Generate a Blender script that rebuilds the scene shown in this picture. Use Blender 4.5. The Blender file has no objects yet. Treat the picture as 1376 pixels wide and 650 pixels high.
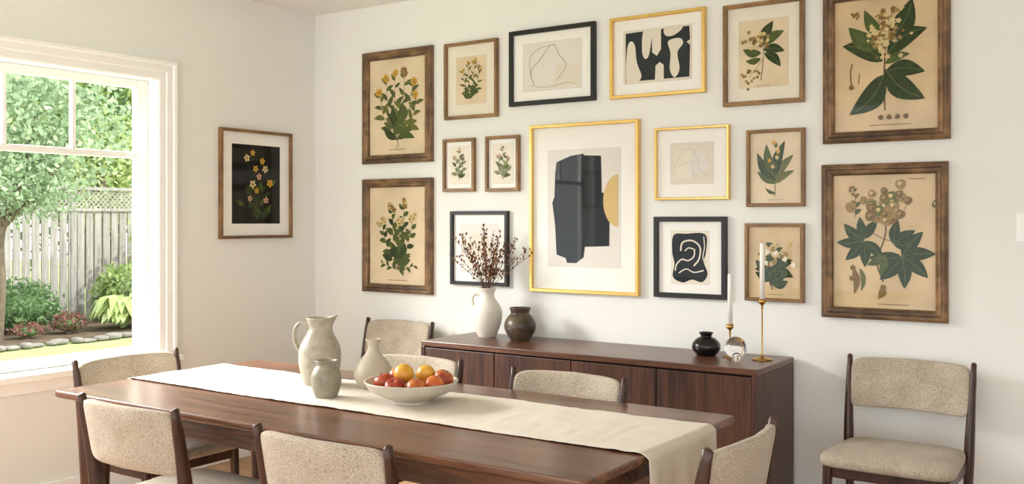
import bpy, bmesh, math, random
from mathutils import Vector, Matrix
R=random.Random(7)
sc=bpy.context.scene
# ------------------------------------------------------------------ materials
MATS={}
def lin(c):
    return tuple(((x/12.92) if x<=0.04045 else ((x+0.055)/1.055)**2.4) for x in [v/255 for v in c])+(1,)
def base(name):
    m=bpy.data.materials.new(name); m.use_nodes=True
    nt=m.node_tree; b=nt.nodes['Principled BSDF']; MATS[name]=m
    return m,nt,b
def plain(name,c,rough=.5,metal=0,coat=0,var=.0,scale=20,bump=0,bscale=60,sheen=0,coatr=.03,spec=.5):
    m,nt,b=base(name); col=lin(c)
    b.inputs['Roughness'].default_value=rough; b.inputs['Metallic'].default_value=metal
    b.inputs['Coat Weight'].default_value=coat; b.inputs['Coat Roughness'].default_value=coatr
    b.inputs['Sheen Weight'].default_value=sheen
    b.inputs['Specular IOR Level'].default_value=spec
    tc=nt.nodes.new('ShaderNodeTexCoord')
    n=nt.nodes.new('ShaderNodeTexNoise'); n.inputs['Scale'].default_value=scale; n.inputs['Detail'].default_value=5
    nt.links.new(tc.outputs['Object'],n.inputs['Vector'])
    r=nt.nodes.new('ShaderNodeValToRGB')
    r.color_ramp.elements[0].position=.3; r.color_ramp.elements[1].position=.7
    r.color_ramp.elements[0].color=tuple(max(0,x*(1-var)) for x in col[:3])+(1,)
    r.color_ramp.elements[1].color=tuple(min(1,x*(1+var)) for x in col[:3])+(1,)
    nt.links.new(n.outputs['Fac'],r.inputs['Fac']); nt.links.new(r.outputs['Color'],b.inputs['Base Color'])
    if bump:
        n2=nt.nodes.new('ShaderNodeTexNoise'); n2.inputs['Scale'].default_value=bscale; n2.inputs['Detail'].default_value=3
        nt.links.new(tc.outputs['Object'],n2.inputs['Vector'])
        bp=nt.nodes.new('ShaderNodeBump'); bp.inputs['Strength'].default_value=bump; bp.inputs['Distance'].default_value=.004
        nt.links.new(n2.outputs['Fac'],bp.inputs['Height']); nt.links.new(bp.outputs['Normal'],b.inputs['Normal'])
    return m
def wood(name,dark,light,axis='X',rough=.4,scale=3.0,coat=0,bump=.1,spec=.5,worn=0):
    m,nt,b=base(name)
    tc=nt.nodes.new('ShaderNodeTexCoord'); mp=nt.nodes.new('ShaderNodeMapping')
    s=[14,14,14]; s['XYZ'.index(axis)]=.9
    mp.inputs['Scale'].default_value=[v*scale/3 for v in s]
    nt.links.new(tc.outputs['Object'],mp.inputs['Vector'])
    n=nt.nodes.new('ShaderNodeTexNoise'); n.inputs['Scale'].default_value=1.6; n.inputs['Detail'].default_value=8; n.inputs['Roughness'].default_value=.62; n.inputs['Distortion'].default_value=.6
    nt.links.new(mp.outputs['Vector'],n.inputs['Vector'])
    n3=nt.nodes.new('ShaderNodeTexNoise'); n3.inputs['Scale'].default_value=9; n3.inputs['Detail'].default_value=4
    nt.links.new(mp.outputs['Vector'],n3.inputs['Vector'])
    mx=nt.nodes.new('ShaderNodeMath'); mx.operation='MULTIPLY_ADD'; mx.inputs[1].default_value=.35
    nt.links.new(n3.outputs['Fac'],mx.inputs[0]); 
    mm=nt.nodes.new('ShaderNodeMath'); mm.operation='MULTIPLY'; mm.inputs[1].default_value=.68
    nt.links.new(n.outputs['Fac'],mm.inputs[0]); nt.links.new(mm.outputs[0],mx.inputs[2])
    r=nt.nodes.new('ShaderNodeValToRGB'); r.color_ramp.elements[0].position=.38; r.color_ramp.elements[1].position=.63
    r.color_ramp.elements[0].color=lin(dark); r.color_ramp.elements[1].color=lin(light)
    nt.links.new(mx.outputs[0],r.inputs['Fac']); out=r.outputs['Color']
    if worn:
        nw=nt.nodes.new('ShaderNodeTexNoise'); nw.inputs['Scale'].default_value=14; nw.inputs['Detail'].default_value=6; nt.links.new(tc.outputs['Object'],nw.inputs['Vector'])
        rw=nt.nodes.new('ShaderNodeValToRGB'); rw.color_ramp.elements[0].position=.42; rw.color_ramp.elements[1].position=.6
        rw.color_ramp.elements[0].color=(1-worn,)*3+(1,); rw.color_ramp.elements[1].color=(1,1,1,1); nt.links.new(nw.outputs['Fac'],rw.inputs[0])
        mw=nt.nodes.new('ShaderNodeMix'); mw.data_type='RGBA'; mw.blend_type='MULTIPLY'; mw.inputs[0].default_value=1
        nt.links.new(out,mw.inputs[6]); nt.links.new(rw.outputs[0],mw.inputs[7]); out=mw.outputs[2]
    nt.links.new(out,b.inputs['Base Color'])
    b.inputs['Roughness'].default_value=rough; b.inputs['Coat Weight'].default_value=coat; b.inputs['Coat Roughness'].default_value=.2
    b.inputs['Specular IOR Level'].default_value=spec
    bp=nt.nodes.new('ShaderNodeBump'); bp.inputs['Strength'].default_value=bump; bp.inputs['Distance'].default_value=.002
    nt.links.new(mx.outputs[0],bp.inputs['Height']); nt.links.new(bp.outputs['Normal'],b.inputs['Normal'])
    return m
def fabric(name,a,c,scale=220,bump=.5):
    m,nt,b=base(name)
    tc=nt.nodes.new('ShaderNodeTexCoord')
    n=nt.nodes.new('ShaderNodeTexNoise'); n.inputs['Scale'].default_value=scale; n.inputs['Detail'].default_value=3
    nt.links.new(tc.outputs['Object'],n.inputs['Vector'])
    n2=nt.nodes.new('ShaderNodeTexNoise'); n2.inputs['Scale'].default_value=9; n2.inputs['Detail'].default_value=4
    nt.links.new(tc.outputs['Object'],n2.inputs['Vector'])
    ad=nt.nodes.new('ShaderNodeMath'); ad.operation='MULTIPLY_ADD'; ad.inputs[1].default_value=.22
    nt.links.new(n2.outputs['Fac'],ad.inputs[0])
    mm=nt.nodes.new('ShaderNodeMath'); mm.operation='MULTIPLY'; mm.inputs[1].default_value=.78
    nt.links.new(n.outputs['Fac'],mm.inputs[0]); nt.links.new(mm.outputs[0],ad.inputs[2])
    r=nt.nodes.new('ShaderNodeValToRGB'); r.color_ramp.elements[0].position=.36; r.color_ramp.elements[1].position=.64
    r.color_ramp.elements[0].color=lin(a); r.color_ramp.elements[1].color=lin(c)
    nt.links.new(ad.outputs[0],r.inputs['Fac']); nt.links.new(r.outputs['Color'],b.inputs['Base Color'])
    b.inputs['Roughness'].default_value=.95; b.inputs['Sheen Weight'].default_value=.15; b.inputs['Specular IOR Level'].default_value=.15
    bp=nt.nodes.new('ShaderNodeBump'); bp.inputs['Strength'].default_value=bump; bp.inputs['Distance'].default_value=.002
    nt.links.new(n.outputs['Fac'],bp.inputs['Height']); nt.links.new(bp.outputs['Normal'],b.inputs['Normal'])
    return m
def leafmat(name,cols,trans=.3,rough=.6,dim=1.0):
    m,nt,b=base(name)
    g=nt.nodes.new('ShaderNodeNewGeometry'); r=nt.nodes.new('ShaderNodeValToRGB')
    cr=r.color_ramp
    while len(cr.elements)<len(cols): cr.elements.new(.5)
    for i,c in enumerate(cols):
        cr.elements[i].position=i/(len(cols)-1); q=lin(c); cr.elements[i].color=(q[0]*dim,q[1]*dim,q[2]*dim,1)
    nt.links.new(g.outputs['Random Per Island'],r.inputs['Fac']); nt.links.new(r.outputs['Color'],b.inputs['Base Color'])
    b.inputs['Roughness'].default_value=rough
    b.inputs['Specular IOR Level'].default_value=.2
    t=nt.nodes.new('ShaderNodeBsdfTranslucent'); nt.links.new(r.outputs['Color'],t.inputs['Color'])
    mx=nt.nodes.new('ShaderNodeMixShader'); mx.inputs[0].default_value=trans
    nt.links.new(b.outputs[0],mx.inputs[1]); nt.links.new(t.outputs[0],mx.inputs[2])
    nt.links.new(mx.outputs[0],nt.nodes['Material Output'].inputs['Surface'])
    return m
def glassmat(name,fac=None):
    m,nt,b=base(name); nt.nodes.remove(b)
    o=nt.nodes['Material Output']
    if fac is None:
        g=nt.nodes.new('ShaderNodeBsdfGlass'); g.inputs['IOR'].default_value=1.45; nt.links.new(g.outputs[0],o.inputs[0])
    else:
        t=nt.nodes.new('ShaderNodeBsdfTransparent'); g=nt.nodes.new('ShaderNodeBsdfGlossy'); g.inputs['Roughness'].default_value=.02
        mx=nt.nodes.new('ShaderNodeMixShader'); mx.inputs[0].default_value=fac
        nt.links.new(t.outputs[0],mx.inputs[1]); nt.links.new(g.outputs[0],mx.inputs[2]); nt.links.new(mx.outputs[0],o.inputs[0])
    return m

# ------------------------------------------------------------------ mesh builder
def spow(x,e): return math.copysign(abs(x)**e,x)
class MB:
    def __init__(s): s.v=[];s.f=[];s.m=[];s.sm=[];s.mats=[]
    def mi(s,mat):
        if mat not in s.mats: s.mats.append(mat)
        return s.mats.index(mat)
    def face(s,pts,mat,smooth=False):
        o=len(s.v); s.v+= [tuple(p) for p in pts]; s.f.append(tuple(range(o,o+len(pts)))); s.m.append(s.mi(mat)); s.sm.append(smooth)
    def grid(s,rows,mat,cu=False,cv=False,smooth=True,flip=False):
        o=len(s.v); nr=len(rows); nc=len(rows[0])
        for r in rows: s.v+=[tuple(p) for p in r]
        k=s.mi(mat)
        for i in range(nr if cu else nr-1):
            for j in range(nc if cv else nc-1):
                i2=(i+1)%nr; j2=(j+1)%nc
                q=(o+i*nc+j,o+i*nc+j2,o+i2*nc+j2,o+i2*nc+j)
                s.f.append(q[::-1] if flip else q); s.m.append(k); s.sm.append(smooth)
    def fan(s,ring,mat,flip=False,smooth=False):
        s.face(ring[::-1] if flip else ring,mat,smooth)
    def lathe(s,prof,c,mat,seg=40,fn=None):
        rows=[]
        for r,z in prof:
            row=[]
            for j in range(seg):
                a=2*math.pi*j/seg; p=Vector((r*math.cos(a),r*math.sin(a),z))
                if fn: p=fn(p,a)
                row.append(p+Vector(c))
            rows.append(row)
        s.grid(rows,mat,cv=True)
    def tube(s,path,rad,mat,seg=10,flat=(1,1),ref=Vector((1,0,0)),smooth=True,cap=True):
        path=[Vector(p) for p in path]; n=len(path); rows=[]
        for i,p in enumerate(path):
            t=(path[min(i+1,n-1)]-path[max(i-1,0)]).normalized()
            a=(ref-t*ref.dot(t))
            if a.length<1e-3: a=Vector((0,1,0))-t*t.y
            a.normalize(); b=t.cross(a)
            r=rad[i] if isinstance(rad,(list,tuple)) else rad
            rows.append([p+a*(r*flat[0]*math.cos(2*math.pi*j/seg))+b*(r*flat[1]*math.sin(2*math.pi*j/seg)) for j in range(seg)])
        s.grid(rows,mat,cv=True,smooth=smooth)
        if cap: s.fan(rows[0],mat,flip=True); s.fan(rows[-1],mat)
    def squad(s,c,dim,e1,e2,mat,nu=14,nv=36,fn=None):
        rows=[]
        for i in range(nu+1):
            ph=-math.pi/2+math.pi*i/nu; row=[]
            for j in range(nv):
                th=2*math.pi*j/nv
                p=Vector((dim[0]*spow(math.cos(ph),e1)*spow(math.cos(th),e2),dim[1]*spow(math.cos(ph),e1)*spow(math.sin(th),e2),dim[2]*spow(math.sin(ph),e1)))
                if fn: p=fn(p)
                row.append(p+Vector(c))
            rows.append(row)
        s.grid(rows,mat,cv=True)
    def box(s,lo,hi,mat,bev=0,seg=2):
        bm=bmesh.new(); bmesh.ops.create_cube(bm,size=1)
        c=[(a+b)/2 for a,b in zip(lo,hi)]; d=[b-a for a,b in zip(lo,hi)]
        for v in bm.verts: v.co=Vector([c[i]+v.co[i]*d[i] for i in range(3)])
        if bev: bmesh.ops.bevel(bm,geom=bm.edges[:],offset=min(bev,min(d)*.45),segments=seg,profile=.5,affect='EDGES')
        bm.verts.index_update(); o=len(s.v); s.v+=[tuple(v.co) for v in bm.verts]; k=s.mi(mat)
        for f in bm.faces:
            s.f.append(tuple(o+v.index for v in f.verts)); s.m.append(k); s.sm.append(False)
        bm.free()
    def build(s,name,loc=(0,0,0),rz=0):
        me=bpy.data.meshes.new(name); me.from_pydata(s.v,[],s.f)
        for m in s.mats: me.materials.append(m)
        me.polygons.foreach_set('material_index',s.m); me.polygons.foreach_set('use_smooth',s.sm); me.update()
        ob=bpy.data.objects.new(name,me); sc.collection.objects.link(ob); ob.location=loc; ob.rotation_euler=(0,0,rz)
        return ob
def cat(pts,n=6):
    """catmull-rom"""
    P=[Vector(p) for p in pts]; P=[P[0]*2-P[1]]+P+[P[-1]*2-P[-2]]; out=[]
    for i in range(1,len(P)-2):
        for k in range(n):
            t=k/n; a,b,c,d=P[i-1],P[i],P[i+1],P[i+2]
            out.append(.5*((2*b)+(c-a)*t+(2*a-5*b+4*c-d)*t*t+(3*b-a-3*c+d)*t**3))
    out.append(P[-2]); return out
def catprof(p,n=5): return [(max(0,q[0]),q[1]) for q in cat([(a,b,0) for a,b in p],n)]

# ------------------------------------------------------------------ palette
M_wall=plain('wall_paint',(235,236,232),.9,var=.012,scale=2,bump=.06,bscale=140,spec=.2)
M_ceil=plain('ceiling_paint',(239,239,236),.9,spec=.2)
M_trim=plain('trim_paint',(247,248,246),.45)
M_table=wood('walnut_table',(58,35,24),(122,79,54),'X',.27,2.6,spec=.65)
M_walz=wood('walnut_door',(36,21,16),(90,57,42),'Z',.4,2.2)
M_waltop=wood('walnut_top',(64,39,28),(114,75,56),'X',.3,2.2,spec=.65)
M_gap=plain('shadow_gap',(18,11,9),.9)
M_chairw=wood('chair_walnut',(38,22,15),(78,46,30),'Z',.36,3)
M_fab=fabric('oatmeal_fabric',(140,127,110),(202,191,173),300,.6)
M_runner=fabric('linen_runner',(204,195,180),(225,217,204),260,.25)
# ------------------------------------------------------------------ room
XL=-4.588; YB=4.5; ZC=2.72; XR=2.6; YF=-2.6
mb=MB(); mb.box((XL-.15,YB,-.0),(XR,YB+.15,ZC),M_wall); mb.build('wall_back')
mb=MB()
oy0,oy1,oz0,oz1=.85,3.33,.66,2.18
for lo,hi in [((XL-.15,YF,0),(XL,oy0,ZC)),((XL-.15,oy1,0),(XL,YB,ZC)),((XL-.15,oy0,0),(XL,oy1,oz0)),((XL-.15,oy0,oz1),(XL,oy1,ZC))]:
    mb.box(lo,hi,M_wall)
mb.build('wall_left')
# unseen right wall added to shape falloff, with opening added to light the room
mb=MB(); ry_0,ry_1,rz1=-1.9,1.6,2.35
for lo,hi in [((XR,YF,0),(XR+.15,ry_0,ZC)),((XR,ry_1,0),(XR+.15,YB+.15,ZC)),((XR,ry_0,rz1),(XR+.15,ry_1,ZC))]: mb.box(lo,hi,M_wall)
mb.build('wall_right_unseen')
mb=MB()
for lo,hi in [((XR-.02,ry_0-.09,0.001),(XR-.001,ry_0,rz1+.09)),((XR-.02,ry_1,0.001),(XR-.001,ry_1+.09,rz1+.09)),((XR-.02,ry_0,rz1),(XR-.001,ry_1,rz1+.09))]: mb.box(lo,hi,M_trim,.003)
mb.build('added_opening_trim')  # casing round the added, unseen opening
mb=MB(); mb.box((XL-.15,YF,ZC),(XR+.15,YB+.15,ZC+.15),M_ceil); mb.build('ceiling')
# floor planks
m,nt,b=base('oak_floor')
tc=nt.nodes.new('ShaderNodeTexCoord'); br=nt.nodes.new('ShaderNodeTexBrick')
br.inputs['Scale'].default_value=1; br.inputs['Brick Width'].default_value=1.6; br.inputs['Row Height'].default_value=.12; br.inputs['Mortar Size'].default_value=.0015
br.inputs['Color1'].default_value=lin((188,146,106)); br.inputs['Color2'].default_value=lin((168,126,88)); br.inputs['Mortar'].default_value=lin((80,50,30))
nt.links.new(tc.outputs['Object'],br.inputs['Vector'])
mp=nt.nodes.new('ShaderNodeMapping'); mp.inputs['Scale'].default_value=(1.2,18,1); n=nt.nodes.new('ShaderNodeTexNoise'); n.inputs['Scale'].default_value=3; n.inputs['Detail'].default_value=6
nt.links.new(tc.outputs['Object'],mp.inputs['Vector']); nt.links.new(mp.outputs[0],n.inputs['Vector'])
mx=nt.nodes.new('ShaderNodeMix'); mx.data_type='RGBA'; mx.blend_type='MULTIPLY'; mx.inputs[0].default_value=.5
nt.links.new(br.outputs['Color'],mx.inputs[6])
r2=nt.nodes.new('ShaderNodeValToRGB'); r2.color_ramp.elements[0].color=(.6,.6,.6,1); nt.links.new(n.outputs['Fac'],r2.inputs[0]); nt.links.new(r2.outputs[0],mx.inputs[7])
nt.links.new(mx.outputs[2],b.inputs['Base Color']); b.inputs['Roughness'].default_value=.35
M_floor=m
mb=MB(); mb.box((XL-.15,YF,-.1),(XR+.15,YB+.15,0),M_floor); mb.build('floor')
mb=MB(); mb.box((XL+.001,YB-.018,0),(XR,YB-.001,.12),M_trim,.004); mb.build('baseboard_back')
mb=MB(); mb.box((XL+.001,YF,0),(XL+.018,YB-.02,.12),M_trim,.004); mb.build('baseboard_left')
# window (parent empty)
def empty(name,loc=(0,0,0)):
    e=bpy.data.objects.new(name,None); sc.collection.objects.link(e); e.location=loc; e.empty_display_size=.1; return e
win=empty('window_1')
mb=MB()
J=.012
mb.box((XL-.15,oy1-J,oz0),(XL+.002,oy1-.0005,oz1),M_trim); mb.box((XL-.15,oy0+.0005,oz0),(XL+.002,oy0+J,oz1),M_trim)
mb.box((XL-.15,oy0+J,oz1-J),(XL+.002,oy1-J,oz1-.0005),M_trim)
def casing(path,prof):
    rows=[]
    for (y,z,dy,dz) in path:
        rows.append([(XL+pr,y+dy*o,z+dz*o) for o,pr in prof])
    return rows
prof=[(-.012,0),(-.012,.012),(-.004,.016),(.03,.018),(.036,.024),(.07,.026),(.076,.034),(.092,.036),(.096,.03),(.098,0)]
path=[(oy0,oz0-.02,-1,0),(oy0,oz1,-1,1),(oy1,oz1,1,1),(oy1,oz0-.02,1,0)]
mb.grid(casing(path,prof),M_trim,smooth=False)
mb.box((XL+.0,oy0-.12,oz0-.03),(XL+.06,oy1+.12,oz0+.006),M_trim,.006)
mb.box((XL-.149,oy0+.001,oz0+.0005),(XL+.03,oy1-.001,oz0+.006),M_trim)
mb.box((XL+.0,oy0-.1,oz0-.09),(XL+.02,oy1+.1,oz0-.031),M_trim,.004)
o=mb.build('casing_and_sill'); o.parent=win
mb=MB(); xs=XL-.105; gy0,gy1,gz0,gz1=.93,3.249,.72,2.122
def sb(y0,z0,y1,z1,t=.022): mb.box((xs-t,y0,z0),(xs+t,y1,z1),M_trim,.004)
sb(oy0+J,oz0+.007,gy0,oz1-J); sb(gy1,oz0+.007,oy1-J,oz1-J); sb(gy0,oz0+.007,gy1,gz0); sb(gy0,gz1,gy1,oz1-J)
sb(1.67,gz0,1.81,gz1)
sb(gy0,1.74,gy1,1.775,.016)
for y in (2.889,2.529,2.169,1.3): sb(y-.011,1.775,y+.011,gz1,.014)
o=mb.build('sash'); o.parent=win
mb=MB(); mb.face([(xs,gy0,gz0),(xs,gy1,gz0),(xs,gy1,gz1),(xs,gy0,gz1)],glassmat('window_glass',.04)); o=mb.build('pane'); o.parent=win
# light switch
mb=MB(); mb.box((-.548,YB-.008,1.315),(-.475,YB-.001,1.435),M_trim,.003); mb.box((-.528,YB-.012,1.345),(-.495,YB-.007,1.405),M_trim,.002); mb.build('light_switch')

# ------------------------------------------------------------------ chairs
def chair(loc,rz):
    mb=MB()
    for s in (-1,1):
        path=cat([(s*.222,-.175,0),(s*.232,-.188,.22),(s*.238,-.188,.44),(s*.243,-.208,.62),(s*.248,-.245,.815)],6)
        n=len(path); rad=[]
        for i,p in enumerate(path):
            z=p.z; rad.append(.0138+.0092*math.exp(-((z-.45)/.2)**2)-(.002 if z>.75 else 0))
        path.append(path[-1]+Vector((0,-.002,.005))); rad.append(.006)
        mb.tube(path,rad,M_chairw,12,(.9,1.3))
        fp=[(s*.228,.205,0),(s*.222,.2,.25),(s*.215,.195,.43)]
        mb.tube(cat(fp,4),[.012+.009*i/8 for i in range(9)],M_chairw,12)
        mb.box((s*.225-.011,-.17,.385),(s*.225+.011,.2,.43),M_chairw,.005)
        mb.tube([(s*.229,-.18,.2),(s*.223,.2,.22)],.008,M_chairw,8)
    mb.box((-.22,.183,.385),(.22,.206,.43),M_chairw,.005)
    mb.box((-.23,-.192,.385),(.23,-.17,.43),M_chairw,.005)
    def sf(p):
        q=p.copy(); q.x*=1+.05*(p.y/.23); q.z+= .012*(1-(p.x/.26)**2)*(1-(p.y/.24)**2) if p.z>0 else 0; return q
    mb.squad((0,.018,.452),(.245,.228,.03),.45,.28,M_fab,14,64,sf)
    a=.238
    def bf(p):
        x=p.x; z=p.y; t=p.z
        y=-.218-.048*(1-(x/a)**2)-(z*.19)+t
        return Vector((x,y,z-.006*(x/a)**2))
    mb.squad((0,0,.708),(a,.105,.02),.4,.22,M_fab,12,80,bf)
    return mb.build('dining_chair',loc,rz)
T=.245
chair((-.934,4.37-T,0),math.pi)
chair((-3.79,4.40-T,0),math.pi)
chair((-2.73,3.275-T,0),math.pi)
chair((-1.945,3.245-T,0),math.pi)
chair((-2.81,1.915+T,0),0)
chair((-1.935,1.912+T,0),0)
chair((-3.797+T,2.595,0),-math.pi/2)
chair((-.99-T,2.595,0),math.pi/2)

# ------------------------------------------------------------------ table
def rrect(x0,y0,x1,y1,r,z,n=6):
    pts=[]
    for cx,cy,a0 in ((x1-r,y1-r,0),(x0+r,y1-r,90),(x0+r,y0+r,180),(x1-r,y0+r,270)):
        for k in range(n+1):
            a=math.radians(a0+90*k/n); pts.append((cx+r*math.cos(a),cy+r*math.sin(a),z))
    return pts
TX0,TX1,TY0,TY1=-3.575,-1.22,2.12,3.13
tcx,tcy=(TX0+TX1)/2,(TY0+TY1)/2
mb=MB()
def L(p): return [(a-tcx,b-tcy,c) for a,b,c in p]
rings=[]
for ins,z,r in ((.06,.706,.01),(.012,.722,.016),(.002,.727,.02),(0,.732,.02),(0,.744,.02),(.0015,.7485,.02),(.006,.75,.02)):
    rings.append(L(rrect(TX0+ins,TY0+ins,TX1-ins,TY1-ins,r,z)))
mb.grid(rings,M_table,cv=True,smooth=False); mb.fan(rings[-1],M_table); mb.fan(rings[0],M_table,flip=True)
ap=.1
for lo,hi in (((TX0+ap,TY0+ap,.63),(TX1-ap,TY0+ap+.025,.707)),((TX0+ap,TY1-ap-.025,.63),(TX1-ap,TY1-ap,.707)),((TX0+ap,TY0+ap,.63),(TX0+ap+.025,TY1-ap,.707)),((TX1-ap-.025,TY0+ap,.63),(TX1-ap,TY1-ap,.707))):
    mb.box((lo[0]-tcx,lo[1]-tcy,lo[2]),(hi[0]-tcx,hi[1]-tcy,hi[2]),M_table,.003)
for sx in (-1,1):
    for sy in (-1,1):
        x=sx*((TX1-TX0)/2-.135); y=sy*((TY1-TY0)/2-.12)
        mb.tube([(x+sx*.0,y,0),(x,y,.35),(x,y,.70)],[.018,.027,.036],M_walz,16)
mb.build('dining_table',(tcx,tcy,0))
# runner
mb=MB()
ry0,ry1=2.45,2.925
import mathutils.noise as mn
def wr(x,y,a=.0026): return a*(mn.noise(Vector((x*3,y*5,0)))+.6*mn.noise(Vector((x*9,y*12,3)))+.75*mn.noise(Vector((x*30,y*9,5)))+.98)
z0=.7515
prof=[]
dl=.12
for k in range(9): prof.append(('L',dl*(1-k/8)))
N=300
for k in range(N+1): prof.append(('T',TX0-.004+(TX1-TX0+.008)*k/N))
for k in range(1,25): prof.append(('R',.25*k/24))
rows=[]
NY=56
for side,v in prof:
    row=[]
    for j in range(NY+1):
        y=ry0+(ry1-ry0)*j/NY
        ew=.005*mn.noise(Vector((v*6,3.3*(1 if j<NY/2 else -1),0)))*abs(j/NY-.5)*2
        if side=='T':
            x=v; e=min(x-TX0,TX1-x); z=z0+wr(x,y); 
            if e<.01: z-=(.01-e)*.5
            yy=y+.003*math.sin(x*5)+ew
        elif side=='R':
            x=TX1+.012+(.009*math.sin(y*26)+.007*math.sin(y*61+1))*min(1,v*6)+.012*v; z=z0-v-.002; yy=y+.003*math.sin(TX1*5)+(y-2.68)*-.08*v
        else:
            x=TX0-.010-.004*math.sin(y*22)*min(1,v*6); z=z0-v-.002; yy=y+.003*math.sin(TX0*5)
        row.append((x-tcx,yy-2.6875,z))
    rows.append(row)
mb.grid(rows,M_runner,flip=True)
ob=mb.build('table_runner',(tcx,2.6875,0))
md=ob.modifiers.new('th','SOLIDIFY'); md.thickness=.0018; md.offset=1
# ------------------------------------------------------------------ sideboard
SX0,SX1,SY0,SY1,SZ=-3.30,-1.466,4.0,4.478,.772
mb=MB(); cx,cy=(SX0+SX1)/2,(SY0+SY1)/2
def sbx(lo,hi,mat,bev=.003): mb.box((lo[0]-cx,lo[1]-cy,lo[2]),(hi[0]-cx,hi[1]-cy,hi[2]),mat,bev)
sbx((SX0,SY0,SZ-.028),(SX1,SY1,SZ),M_waltop,.004)
sbx((SX0,SY0,.13),(SX0+.025,SY1,SZ-.0282),M_walz)
sbx((SX1-.025,SY0,.13),(SX1,SY1,SZ-.0282),M_walz)
sbx((SX0+.025,SY0+.02,.13),(SX1-.025,SY1,.155),M_waltop)
sbx((SX0+.025,SY0+.03,.155),(SX1-.025,SY1-.001,SZ-.03),M_gap,0)
w=(SX1-SX0-.05)/4
for i in range(4):
    a=SX0+.025+w*i
    sbx((a+.0025,SY0+.003,.158),(a+w-.0025,SY0+.022,SZ-.036),M_walz,.002)
for x in (SX0+.12,SX1-.12):
    for y in (SY0+.07,SY1-.07):
        mb.tube([(x-cx,y-cy,0),(x-cx,y-cy,.13)],[.014,.022],M_walz,14)
mb.build('sideboard',(cx,cy,0))

# ------------------------------------------------------------------ pottery
M_stone=plain('stoneware_grey',(168,160,143),.45,var=.22,scale=25,bump=.15,bscale=40)
M_stoneg=plain('stoneware_sage',(140,134,116),.4,var=.22,scale=30,bump=.1)
M_cream=plain('cream_ceramic',(190,180,161),.5,var=.06,scale=14)
M_white=plain('white_ceramic',(224,219,208),.45,var=.03,scale=14)
M_bowl=plain('bowl_ceramic',(200,191,175),.5,var=.05,scale=20)
M_brown=plain('raku_brown',(76,64,50),.35,var=.7,scale=18,bump=.4,bscale=50)
M_blk=plain('black_glaze',(14,15,17),.25)
M_brass=plain('brass',(190,150,80),.28,metal=1)
M_candle=plain('candle_wax',(244,242,236),.5)
def vessel(name,prof,loc,mat,inner=True,fn=None,extra=None,rz=0,seg=48):
    mb=MB(); p=catprof(prof,5); p=[(0.0005,prof[0][1])]+p
    if inner:
        r,z=p[-1]; t=.005
        p+= [(r-t*.4,z+.0015),(r-t,z)]
        for q in reversed(catprof(prof,5)):
            if q[1]<z-.006 and q[0]>t*2 and q[1]>prof[0][1]+.01: p.append((q[0]-t,q[1]))
        p.append((.0005,p[-1][1]-.002))
    mb.lathe(p,(0,0,0),mat,seg,fn)
    if extra: extra(mb)
    return mb.build(name,loc,rz)
def ph(mb):
    mb.tube(cat([(-.044,0,.235),(-.078,0,.241),(-.098,0,.215),(-.099,0,.175),(-.086,0,.142),(-.066,0,.125)],5),[.0095]*26,M_stone,10,(1.3,.8),Vector((0,1,0)))
def spout(p,a):
    if p.z>.2:
        k=(p.z-.2)/.06; d=max(0,math.cos(a))**8; p=Vector((p.x*(1+.35*k*d),p.y,p.z+.01*k*d))
    return p
TZ=.7562
zz=math.radians(34.2)
vessel('ceramic_pitcher',[(.052,0),(.06,.004),(.076,.05),(.083,.1),(.078,.15),(.056,.195),(.044,.22),(.046,.24),(.053,.262)],(-2.805,2.775,TZ),M_stone,fn=spout,extra=ph,rz=zz)
vessel('small_ceramic_vase',[(.034,0),(.04,.003),(.053,.04),(.055,.075),(.047,.1),(.036,.114),(.037,.124),(.043,.134)],(-2.58,2.585,TZ),M_stoneg)
vessel('bottle_vase',[(.048,0),(.054,.003),(.072,.035),(.074,.065),(.057,.1),(.03,.13),(.022,.15),(.022,.168),(.031,.187)],(-2.58,2.838,TZ),M_cream)
# bowl
bx,by=-2.25,2.675
pb=[(.06,0),(.064,.002),(.066,.01),(.1,.024),(.145,.047),(.168,.078)]
mb=MB(); p=[(.0005,0)]+catprof(pb,6)+[(.1665,.081),(.163,.079)]+[(r-.006,z+.003) for r,z in reversed(catprof(pb,6)) if z<.074 and z>.01]+[(.0005,.012)]
mb.lathe(p,(0,0,0),M_bowl,64)
mb.build('fruit_bowl',(bx,by,TZ))
def fruitmat(name,a,c,sc_=6):
    m,nt,b=base(name); tc=nt.nodes.new('ShaderNodeTexCoord'); n=nt.nodes.new('ShaderNodeTexNoise'); n.inputs['Scale'].default_value=sc_*3; n.inputs['Detail'].default_value=4
    nt.links.new(tc.outputs['Object'],n.inputs['Vector']); r=nt.nodes.new('ShaderNodeValToRGB'); r.color_ramp.elements[0].position=.4;r.color_ramp.elements[1].position=.62
    r.color_ramp.elements[0].color=lin(a); r.color_ramp.elements[1].color=lin(c); nt.links.new(n.outputs['Fac'],r.inputs[0]); nt.links.new(r.outputs[0],b.inputs['Base Color']); b.inputs['Roughness'].default_value=.36
    return m
F_red=fruitmat('apple_red',(134,32,24),(172,76,42)); F_or=fruitmat('peach_orange',(210,124,46),(186,84,40)); F_ye=fruitmat('lemon_yellow',(216,168,56),(206,140,46)); F_ro=fruitmat('apple_blush',(196,118,54),(150,50,34))
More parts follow.
